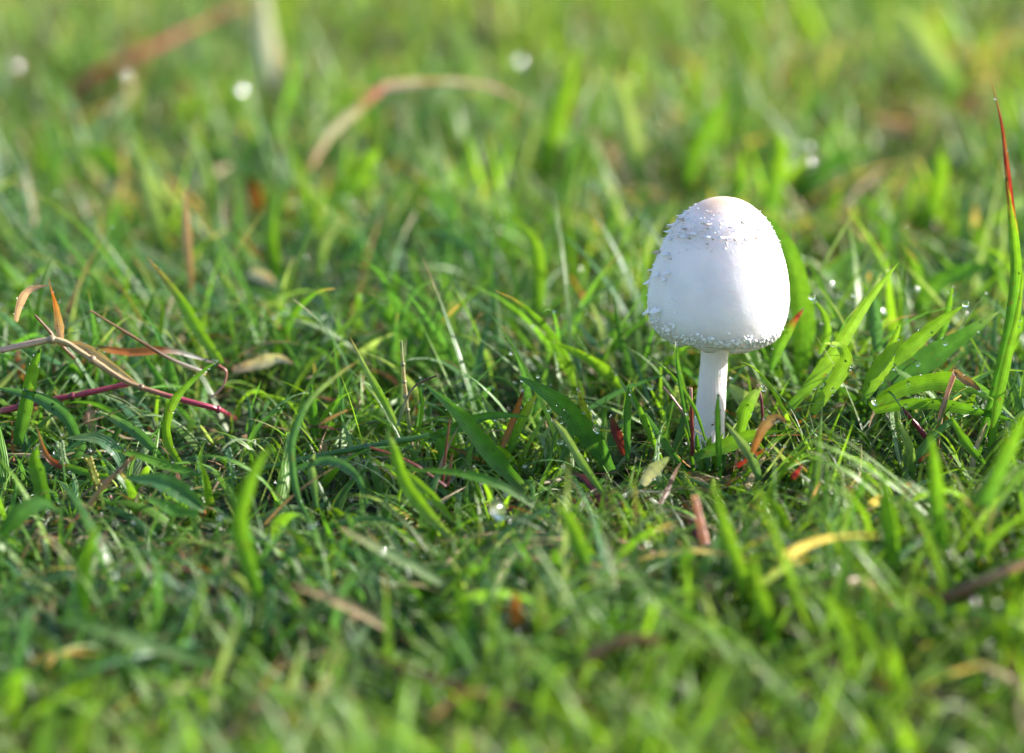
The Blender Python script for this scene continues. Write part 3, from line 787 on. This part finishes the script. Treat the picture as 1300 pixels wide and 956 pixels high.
for k, (pp, Y, wd, cc, lab) in enumerate((
    ([(682, 405), (685, 350), (676, 305), (640, 268)], 0.16, 17, 'sun', "bright blurred blade bent over to the left behind the middle turf"),
    ([(1215, 120), (1195, 90), (1160, 40), (1130, 0)], 0.6, 34, 'pale', "blurred pale wide blade slanting in the top right"),
    ([(1170, 290), (1185, 255), (1195, 215), (1190, 190)], 0.35, 26, 'sun', "blurred broad yellow-green blade right of the cap, at its top height"),
    ([(820, 250), (805, 190), (790, 130), (775, 85)], 0.45, 26, 'pale', "blurred pale upright blade above the cap's left shoulder"),
    ([(975, 265), (985, 225), (990, 190), (985, 165)], 0.3, 24, 'sun', "blurred vivid yellow-green blade just above the cap's right shoulder"),
    ([(938, 250), (940, 220), (940, 190)], 0.3, 16, 'sun', "blurred small yellow-green blade rising over the cap's top"),
    ([(215, 330), (195, 270), (180, 210), (168, 165)], 0.32, 20, 'pale', "blurred pale upright blade in the left background"),
    ([(150, 225), (130, 200), (105, 185)], 0.4, 26, 'bright', "blurred broad green blade at left below the dark red runner"),
    ([(430, 255), (455, 225), (470, 200), (482, 190)], 0.35, 24, 'sun', "blurred yellow-green blade under the arching runner"),
    ([(350, 250), (345, 300), (350, 340), (350, 370)][::-1], 0.25, 16, 'bright', "blurred thin upright blade left of the bent bright blade"),
    ([(620, 360), (600, 320), (560, 295), (520, 300)], 0.22, 13, 'blue', "blurred blue-green blade arching left in the middle background"),
    ([(405, 350), (410, 310), (430, 285), (470, 290)], 0.24, 15, 'pale', "blurred grey-green blade arching over to the right, left of middle"),
    ([(1010, 250), (1060, 205), (1110, 190)], 0.5, 20, 'mid', "blurred mid-green blade bending right in the right background"),
    ([(690, 240), (700, 180), (720, 110), (735, 60)], 0.6, 26, 'sun', "blurred tall yellow-green blade at the top middle"),
    ([(870, 245), (880, 200), (905, 150), (925, 110)], 0.6, 24, 'bright', "blurred leaning green blade behind the top of the cap"))):
    B_("grass_leaf", pp, Y, wd, [(0, 'mid'), (0.4, cc), (1, cc)], lab, start=0.7)

# ------------------------------------------------------------------ dew
def drop_mesh(r):
    nu, nv = 18, 12
    a = np.linspace(0, 2 * np.pi, nu, endpoint=False)
    V, F = [], []
    for i in range(nv + 1):
        p = np.pi * i / nv
        for q in a:
            V.append((r * math.sin(p) * math.cos(q), r * math.sin(p) * math.sin(q), r * math.cos(p) * (0.94 if math.cos(p) < 0 else 1.0)))
    for i in range(nv):
        for j in range(nu):
            F.append((i * nu + j, (i + 1) * nu + j, (i + 1) * nu + (j + 1) % nu, i * nu + (j + 1) % nu))
    me = np_mesh("dewdrop", np.array(V), np.array(F)); me.materials.append(M_DEW)
    return me
DROP = drop_mesh(1.0)
HALF = (sv + (cam.location - Vector((0, 0.3, 0))).normalized()).normalized()     # a wet face turned so mirrors the sun
def drop(px, py, Y, dpx, label, group=None, film=0.0):
    Y = fit([(px, py)], Y, 0.02 if Y < 0.3 else 0.045, 0)
    claim([tuple(at(px, py, Y))], dpx + 6)
    o = bpy.data.objects.new("dewdrop", DROP)
    COL.objects.link(o)
    o.location = at(px, py, Y - 0.002)
    s = 0.5 * dpx * pxsize(Y)
    o.scale = (s, s, s)
    if film:                                            # a drop spread flat over a leaf
        o.scale = (s * 1.0, s * 1.15, s * film)
        o.rotation_euler = HALF.to_track_quat('Z', 'Y').to_euler()
    tag(o, label, "dewdrop", group)
drop(1226, 386, 0.003, 9, "round clear dewdrop hanging on the tip of the leaning sunlit blade")
drop(1031, 377, 0.03, 9, "dewdrop on the tip of the small hooked blade right of the cap")
drop(1057, 360, 0.10, 9, "glinting out-of-focus dewdrop up right of the cap's lower edge", film=0.22)
drop(1122, 394, 0.06, 10, "brightest white dewdrop above the spear-shaped leaf", film=0.2)
drop(1165, 366, 0.10, 8, "blurred dewdrop on the bent leaf behind the dew-tipped blade", film=0.25)
drop(1084, 374, 0.06, 7, "small dewdrop between the hooked blade and the long sunlit blade")
drop(738, 341, 0.16, 8, "lone glinting dewdrop blurred left of the cap", film=0.15)
drop(305, 111, 0.80, 15, "large bright blurred dewdrop in the upper left background", film=0.11)
drop(158, 93, 0.90, 12, "fainter blurred dewdrop left of the large bright one", film=0.08)
drop(18, 80, 0.95, 16, "pale blurred dewdrop at the upper left edge", film=0.08)
drop(660, 75, 0.95, 18, "large bluish blurred dewdrop at the top middle", film=0.3)
drop(1030, 185, 0.5, 10, "upper of two bluish dewdrops right above the cap", film=0.45)
drop(1030, 205, 0.5, 9, "lower of two bluish dewdrops right above the cap", film=0.12)
drop(396, 666, -0.042, 9, "dewdrop at the foot of the sickle-shaped blue-green blade")
drop(632, 646, -0.075, 26, "biggest flattened water drop in the front turf at middle", film=0.35)
drop(642, 627, -0.07, 6, "small sparkling drop above the biggest water drop")
drop(711, 561, -0.03, 8, "dewdrop below the broad dark leaf's edge")
drop(757, 545, -0.02, 11, "larger bright drop on the lower end of the broad dark leaf", film=0.4)
drop(826, 491, 0.02, 8, "dewdrop hanging among blades left of the red sprout")
drop(837, 565, -0.03, 6, "tiny drop among blades in front of the red sprout")
drop(970, 494, -0.017, 7, "dewdrop hanging from the thin brown-red stalk")
drop(1193, 507, -0.015, 8, "dewdrop under the middle of the arching ribbed leaf")
drop(1058, 495, -0.014, 6, "drop sitting on the glowing curled blade")
drop(1110, 510, -0.015, 10, "clustered drop at the joint where the ribbed leaves start", film=0.5)
drop(843, 430, 0.04, 6, "tiny dewdrop just under the cap's left rim")
drop(1210, 705, -0.20, 9, "bright blurred front dewdrop at lower right", film=0.1)
drop(1240, 765, -0.24, 9, "blurred bluish front dewdrop under the brown straw", film=0.12)
drop(1232, 706, -0.19, 8, "fainter blurred front dewdrop close right of the bright one", film=0.14)
drop(1062, 725, -0.2, 9, "faint blurred front dewdrop below the red leaf scrap", film=0.14)
drop(824, 692, -0.16, 7, "blurred front dewdrop left below the stalk", film=0.16)
drop(487, 701, -0.11, 8, "upper blurred drop on the pale slanting front blade", film=0.18)
drop(936, 652, -0.10, 4, "tiny drop in front below the mushroom stalk")
drop(280, 655, -0.07, 8, "bluish drop at the base of the broad ribbed dark leaf")
for leaf, spots in (("the broad dark leaf slanting left of the stalk", ((683, 478, -0.014, "topmost"), (687, 493, -0.014, "second from top"), (697, 520, -0.014, "third from top"), (713, 536, -0.014, "lowest"))),
                    ("the widest dark slanting leaf at right", ((1200, 436, 0.012, "highest"), (1165, 462, 0.012, "lower"))),
                    ("the arching ribbed leaf at right", ((1153, 488, -0.012, "left"), (1205, 492, -0.014, "right"))),
                    ("the lower flat ribbed leaf", ((1150, 515, -0.023, "left"), (1240, 516, -0.025, "middle"), (1272, 520, -0.02, "right")))):
    for px_, py_, Y, which in spots:
        drop(px_, py_, Y, rng.uniform(4, 7), f"{which} small dewdrop beading on {leaf}", "beaded dewdrops")

# ------------------------------------------------------------------ turf
def gen(x, y, L, W, az, th0, bend, daz, fold, roll, tw, nseg, body, tip, tipfrac, pale):
    """all blades of one kind; returns V (n, seg+1, 3, 3), colours, blade attribute"""
    n = len(x)
    t = np.linspace(0, 1, nseg + 1)
    th = th0[:, None] + bend[:, None] * t[None] ** 1.4
    a = az[:, None] + daz[:, None] * t[None]
    T = np.stack([np.sin(th) * np.cos(a), np.sin(th) * np.sin(a), np.cos(th)], -1)
    step = (L / nseg)[:, None, None]
    P = np.concatenate([np.zeros((n, 1, 3)), np.cumsum((T[:, 1:] + T[:, :-1]) / 2 * step, 1)], 1)
    P += np.stack([x, y, gz(x, y) - 0.002], -1)[:, None]
    P[..., 2] = np.maximum(P[..., 2], gz(P[..., 0], P[..., 1]) + 0.0008 * (t[None] > 0.3))
    side = np.stack([-np.sin(a), np.cos(a), 0 * a], -1)
    nrm = np.cross(side, T)
    r = roll[:, None] + tw[:, None] * t[None]
    c, s = np.cos(r)[..., None], np.sin(r)[..., None]
    S = side * c + nrm * s
    N = nrm * c - side * s
    prof = np.interp(t, [0, 0.2, 0.35], [0.6, 0.97, 1.0]) * np.clip(1 - np.clip((t - 0.2) / 0.8, 0, 1) ** 1.35, 0.03, 1)
    w = 0.5 * W[:, None] * prof[None]
    V = np.stack([P - S * w[..., None], P - N * (w * fold[:, None])[..., None], P + S * w[..., None]], 2)
    k = np.clip((t[None] - (1 - tipfrac[:, None])) / np.maximum(tipfrac[:, None], 1e-3) * 1.6, 0, 1)[..., None]
    C = body[:, None] * (1 - k) + tip[:, None] * k
    q = (pale[:, None] * np.clip(1 - t[None] / 0.35, 0, 1))[..., None]
    C = C * (1 - q) + np.array([0.24, 0.27, 0.12]) * q
    C = np.repeat(C[:, :, None], 3, 2)
    C[:, :, 1] *= 1.12
    bl = np.zeros(V.shape)
    bl[..., 0, 0], bl[..., 2, 0] = -w, w
    bl[..., 1] = t[None, :, None]
    bl[..., 2] = rng.random(n)[:, None, None]
    return V, C, bl

def faces(nb, nseg):
    o = np.arange(nb)[:, None, None] * (nseg + 1) * 3
    s = np.arange(nseg)[None, :, None] * 3
    j = np.arange(2)[None, None]
    i = o + s + j
    return np.stack([i, i + 1, i + 4, i + 3], -1).reshape(-1, 4)

def ok_blades(V):
    """leave the cap, the stalk and the drawn blades in view: nothing loose in front of them"""
    q = V[:, :, 1]
    q = np.concatenate([q] + [q[:, :-1] * (1 - f) + q[:, 1:] * f for f in (0.25, 0.5, 0.75)] + [V[:, 1:, 0], V[:, 1:, 2]], 1)
    n, m = q.shape[:2]
    px, py, _ = project(q.reshape(-1, 3))
    Y = q[..., 1].reshape(-1)
    incap = (((px - 913) / 97) ** 2 + ((py - 345) / 110) ** 2 < 1) & (Y < 0.03)
    instalk = (np.abs(px - 903) < 23) & (py > 430) & (py < 526) & (Y < 0.012)
    i, j = np.clip((py // 10).astype(int), 0, 95), np.clip((px // 10).astype(int), 0, 130)
    inside = (px > 0) & (px < 1300) & (py > 0) & (py < 956)
    hide = inside & (Y < MASK[i, j] - 0.002) & (MASK[i, j] < 8)
    bad = (incap | instalk).reshape(n, m).any(1)
    hid = hide.reshape(n, m).sum(1)
    soft = (rng.random(n) < 0.10) & (hid < 6)
    return ~bad & ((hid == 0) | soft)

def scatter(n, y0, y1, margin=0.16, power=1.0):
    y = y0 + (y1 - y0) * rng.random(n) ** power
    half = 0.185 * (y + CAM_D) + margin
    x = (rng.random(n) * 2 - 1) * half
    return x, y

def palette(n, x, y):
    """body colours: patches of yellow-green and of blue-green turf, with bluish shade at left and far haze painted in"""
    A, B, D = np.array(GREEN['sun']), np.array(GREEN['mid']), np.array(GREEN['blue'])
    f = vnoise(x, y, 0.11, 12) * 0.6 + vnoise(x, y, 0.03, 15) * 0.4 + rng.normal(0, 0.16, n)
    f += np.clip(y, -0.3, 1.2) * 0.12 - 0.16 * np.exp(-(((x + 0.13) / 0.12) ** 2 + ((y + 0.05) / 0.10) ** 2)) + np.clip(-0.08 - y, 0, 0.2) * 2.1 + 0.05 + np.clip(x, -0.2, 0.2) * 0.5  # bluish shade of the left hollow and yellower sunny right put into the tint
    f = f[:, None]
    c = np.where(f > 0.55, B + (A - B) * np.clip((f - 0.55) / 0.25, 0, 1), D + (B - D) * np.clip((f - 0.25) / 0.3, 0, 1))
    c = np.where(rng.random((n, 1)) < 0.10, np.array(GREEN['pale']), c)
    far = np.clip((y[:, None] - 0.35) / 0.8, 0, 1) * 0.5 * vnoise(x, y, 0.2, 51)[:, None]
    c = c * (1 - far) + np.array((0.25, 0.30, 0.09)) * far  # distant blades paled: background haze and brightness mixed into their colour
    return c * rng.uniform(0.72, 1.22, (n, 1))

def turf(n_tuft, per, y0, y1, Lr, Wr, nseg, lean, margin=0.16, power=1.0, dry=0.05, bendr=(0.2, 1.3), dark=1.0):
    tx, ty = scatter(n_tuft, y0, y1, margin, power)
    cnt = rng.integers(per[0], per[1] + 1, n_tuft)
    x, y = np.repeat(tx, cnt), np.repeat(ty, cnt)
    tl = np.repeat(rng.uniform(0.75, 1.2, n_tuft), cnt)
    n = len(x)
    az = rng.uniform(-np.pi, np.pi, n)
    out = rng.random(n)
    x = x + np.cos(az) * 0.004 * out; y = y + np.sin(az) * 0.004 * out
    hgt = 0.62 + 0.76 * vnoise(x, y, 0.10, 8)
    low = np.exp(-(((x + 0.10) / 0.12) ** 2 + ((y + 0.03) / 0.09) ** 2))          # the trampled hollow left of the middle
    hgt *= (1 - 0.38 * low) * (1 - 0.35 * np.clip((-0.17 - y) / 0.08, 0, 1))
    L = (Lr[0] + (Lr[1] - Lr[0]) * rng.random(n) ** 1.3) * tl * hgt
    W = rng.uniform(Wr[0], Wr[1], n) * np.clip(L / Lr[1] * 0.7 + 0.55, 0.5, 1.1)
    th0 = lean * (0.15 + out) * rng.uniform(0.5, 1.3, n)
    bend = rng.uniform(bendr[0], bendr[1], n) + 0.5 * low
    daz = rng.normal(0, 0.5, n)
    fold = rng.uniform(0.1, 0.6, n)
    roll, tw = rng.normal(0, 0.35, n), rng.normal(0, 0.6, n)
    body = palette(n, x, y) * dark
    tip = np.where(rng.random((n, 1)) < 0.5, np.array(GREEN['tan']), np.where(rng.random((n, 1)) < 0.5, np.array(GREEN['straw']), np.array(GREEN['brown'])))
    tf = np.where(rng.random(n) < 0.28, rng.uniform(0.05, 0.35, n), 0.0)
    isdry = rng.random(n) < dry * (0.4 + 1.4 * (vnoise(x, y, 0.09, 23) > 0.62))
    dc = np.array([GREEN[k] for k in ('straw', 'tan', 'brown', 'orange', 'pink', 'wine')])[rng.choice(6, n, p=[0.33, 0.28, 0.18, 0.05, 0.1, 0.06])]
    body = np.where(isdry[:, None], dc, body)
    th0 = np.where(isdry, th0 + 0.4, th0)
    pale = np.where(isdry, 0, rng.uniform(0, 0.45, n))
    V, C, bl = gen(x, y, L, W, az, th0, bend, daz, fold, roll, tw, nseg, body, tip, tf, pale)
    k = ok_blades(V)
    return V[k], C[k], bl[k]

def build(name, V, C, bl, mat, label, cat):
    me = np_mesh(name, V.reshape(-1, 3), faces(len(V), V.shape[1] - 1), C.reshape(-1, 3), bl.reshape(-1, 3))
    return tag(link(name, me, mat), label, cat, kind="stuff")

near_fine = turf(4500, (4, 8), -0.44, 0.32, (0.012, 0.036), (0.0011, 0.0025), 5, 0.95, dry=0.07, dark=0.48, bendr=(0.2, 1.5))  # colour darkened for older low leaves and to paint in shade between blades
near_broad = turf(2150, (2, 4), -0.44, 0.32, (0.024, 0.074), (0.0022, 0.0054), 9, 1.0, dry=0.06, dark=0.95, bendr=(0.1, 1.4))
near_thin = turf(2700, (2, 4), -0.44, 0.32, (0.022, 0.070), (0.0008, 0.0019), 8, 1.05, dry=0.10, bendr=(0.0, 1.4))
near_long = turf(1500, (1, 3), -0.40, 0.32, (0.040, 0.088), (0.0016, 0.0036), 10, 1.5, dry=0.16, dark=1.1, bendr=(0.2, 1.3))
far_fine = turf(4800, (3, 6), 0.30, 1.9, (0.015, 0.050), (0.0013, 0.0032), 4, 0.85, power=1.25, dry=0.21, dark=0.62)  # colour darkened too, painting shade into the gaps of the background turf
far_broad = turf(4000, (2, 4), 0.30, 1.9, (0.025, 0.072), (0.0026, 0.0062), 6, 0.75, power=1.25, dry=0.17, bendr=(0.0, 1.1))
build("short_grass", *near_fine, M_LEAF, "short fine grass covering the ground round the mushroom", "grass")
build("thin_grass", *near_thin, M_LEAF, "thin wiry blades of grass rising through the turf near the mushroom", "grass")
build("tangled_grass", *near_long, M_LEAF, "longer bent blades of grass crossing over the short turf", "grass")
build("background_grass", *far_fine, M_LEAF, "blurred fine grass filling the background", "grass")
build("tall_background_grass", *far_broad, M_LEAF, "blurred taller blades of grass in the background", "grass")

# the largest blades of the near turf that show become objects of their own; the rest stays one mass
V, C, bl = near_broad
px, py, dp = project(V[:, -2, 1])
Lb = np.linalg.norm(np.diff(V[:, :, 1], axis=1), axis=2).sum(1)
vis = (px > 15) & (px < 1285) & (py > 230) & (py < 930)
score = np.where(vis, Lb * bl[:, :, 2, 0].max(1) * (0.6 + V[:, -1, 1, 2] / 0.03) / dp ** 2, 0)
order = np.argsort(-score)
ff = faces(1, V.shape[1] - 1)
ZONES = ((0, 180, "under the magenta runner"), (180, 330, "left of the sickle blade"), (330, 480, "around the sickle blade"), (480, 620, "by the green runner"),
         (620, 760, "by the broad dark leaf"), (760, 880, "close left of the stalk"), (880, 1000, "close right of the stalk"), (1000, 1120, "below the curled blade"), (1120, 1300, "near the tall red-tipped blade"))
def describe(b):
    base, top = V[b, 0, 1], V[b, -1, 1]
    r, g_, bb_ = C[b, 4, 0]
    hue = "brown" if r > g_ * 0.95 else "pale" if bb_ > 0.42 * g_ and r > 0.15 else "yellow-green" if r > 0.48 * g_ else "blue-green" if bb_ > 0.42 * g_ else "deep green"
    dx, dz = top[0] - base[0], top[2] - base[2]
    pose = "upright" if abs(dx) < 0.35 * dz else ("arching" if V[b, :, 1, 2].argmax() < 6 else "leaning") + (" to the right" if dx > 0 else " to the left")
    place = next(z for x0, x1, z in ZONES if x0 <= max(px[b], 1) < x1)
    depth = "in blurred front turf" if base[1] < -0.14 else "behind" if base[1] > 0.10 else "in focus"
    tipc = C[b, -1, 0]
    end = ", dry tipped" if tipc[0] > tipc[1] and r <= g_ else ""
    return f"{hue} blade {pose}{end}, {depth} {place}".replace("in blurred front turf", "blurred in front")
pick, seen = [], set()
for b in order[:400]:
    lab = describe(b)
    if len(lab.split()) > 16 or lab in seen or len(pick) >= 110: continue
    seen.add(lab); pick.append(b)
    base = V[b, 0, 1].copy()
    me = np_mesh("grass_leaf", (V[b] - base).reshape(-1, 3), ff, C[b].reshape(-1, 3), bl[b].reshape(-1, 3))
    o = link("grass_leaf", me, M_LEAF); o.location = base
    tag(o, lab, "grass blade", "loose blades in the turf")
rest = np.setdiff1d(np.arange(len(V)), pick)
build("broad_grass", V[rest], C[rest], bl[rest], M_LEAF, "broader blades of grass standing through the short turf", "grass")

# dead bits between the blades
def litter():
    n = 3000
    x, y = scatter(n, -0.44, 1.6, 0.16)
    L = rng.uniform(0.006, 0.03, n); W = rng.uniform(0.0008, 0.0028, n)
    az = rng.uniform(-np.pi, np.pi, n)
    cols = np.array([GREEN[k] for k in ('straw', 'tan', 'brown', 'orange', 'wine', 'grey')])[rng.choice(6, n, p=[0.2, 0.3, 0.28, 0.08, 0.06, 0.08])]
    cols = cols * rng.uniform(0.3, 0.8, (n, 1))
    Vl, Cl, bb = gen(x, y, L, W, az, rng.uniform(0.9, 1.5, n), rng.normal(0.1, 0.4, n), rng.normal(0, 0.5, n), rng.uniform(0, 0.6, n),
                     rng.normal(0, 0.6, n), rng.normal(0, 1, n), 4, cols, cols, np.zeros(n), np.zeros(n))
    Vl[..., 2] += rng.uniform(0.002, 0.012, n)[:, None, None]
    k = ok_blades(Vl)
    build("dead_grass_litter", Vl[k], Cl[k], bb[k], M_DRY, "brown and straw-coloured bits of dead grass between the blades", "litter")
litter()

def fine_dew():
    Vs, Fs, o = [], [], 0
    for (Vb, Cb, bb), n, r0, r1 in ((near_broad, 1400, 0.0003, 0.0009), (near_thin, 1000, 0.00025, 0.0007), (near_long, 1200, 0.0003, 0.0009), (far_broad, 800, 0.0006, 0.0016)):
        for q in rng.integers(0, len(Vb), n):
            s = Vb.shape[1] - 1
            i = s if rng.random() < 0.3 else int(rng.integers(2, s))
            p = Vb[q, i, rng.integers(0, 3)]
            r = rng.uniform(r0, r1)
            nrm = np.array(HALF) + rng.normal(0, 0.2 if rng.random() < 0.5 else 1.0, 3); nrm /= np.linalg.norm(nrm)
            Vs.append((ICO2_V - (0.82 if r1 > 0.001 else 0.55) * (ICO2_V @ nrm)[:, None] * nrm) * r + p + nrm * r * 0.3); Fs.append(ICO2_F + o); o += len(ICO2_V)
    for q in range(750):
        Vb = DRAWN[rng.integers(0, len(DRAWN))]
        edge = rng.random() < 0.6
        p = Vb[rng.integers(0, len(Vb)), (0 if rng.random() < 0.5 else 4) if edge else rng.integers(0, 5)]
        r = rng.uniform(0.0002, 0.0006) * (1.25 if rng.random() < 0.1 else 0.9)
        nrm = np.array(HALF) + rng.normal(0, 0.3, 3); nrm /= np.linalg.norm(nrm)
        to = np.array([0, -1.0, 0.3])
        Vs.append((ICO2_V - 0.4 * (ICO2_V @ nrm)[:, None] * nrm) * r + p + to * r * 0.5); Fs.append(ICO2_F + o); o += len(ICO2_V)
    ob = link("fine_dew", np_mesh("fine_dew", np.vstack(Vs), np.vstack(Fs)), M_DEW)
    tag(ob, "fine beads of dew sprinkled over the blades of grass", "dew", kind="stuff")
def subdivide(V, F):
    V = [tuple(v) for v in V]; cache = {}; out = []
    def mid(a, b):
        k = (min(a, b), max(a, b))
        if k not in cache:
            m = (np.array(V[a]) + np.array(V[b])); m /= np.linalg.norm(m)
            cache[k] = len(V); V.append(tuple(m))
        return cache[k]
    for a, b, c in F:
        x, y, z = mid(a, b), mid(b, c), mid(c, a)
        out += [(a, x, z), (x, b, y), (z, y, c), (x, y, z)]
    return np.array(V), np.array(out)
ICO2_V, ICO2_F = subdivide(ICO_V, ICO_F)
ICO2_V, ICO2_F = subdivide(ICO2_V, ICO2_F)
fine_dew()
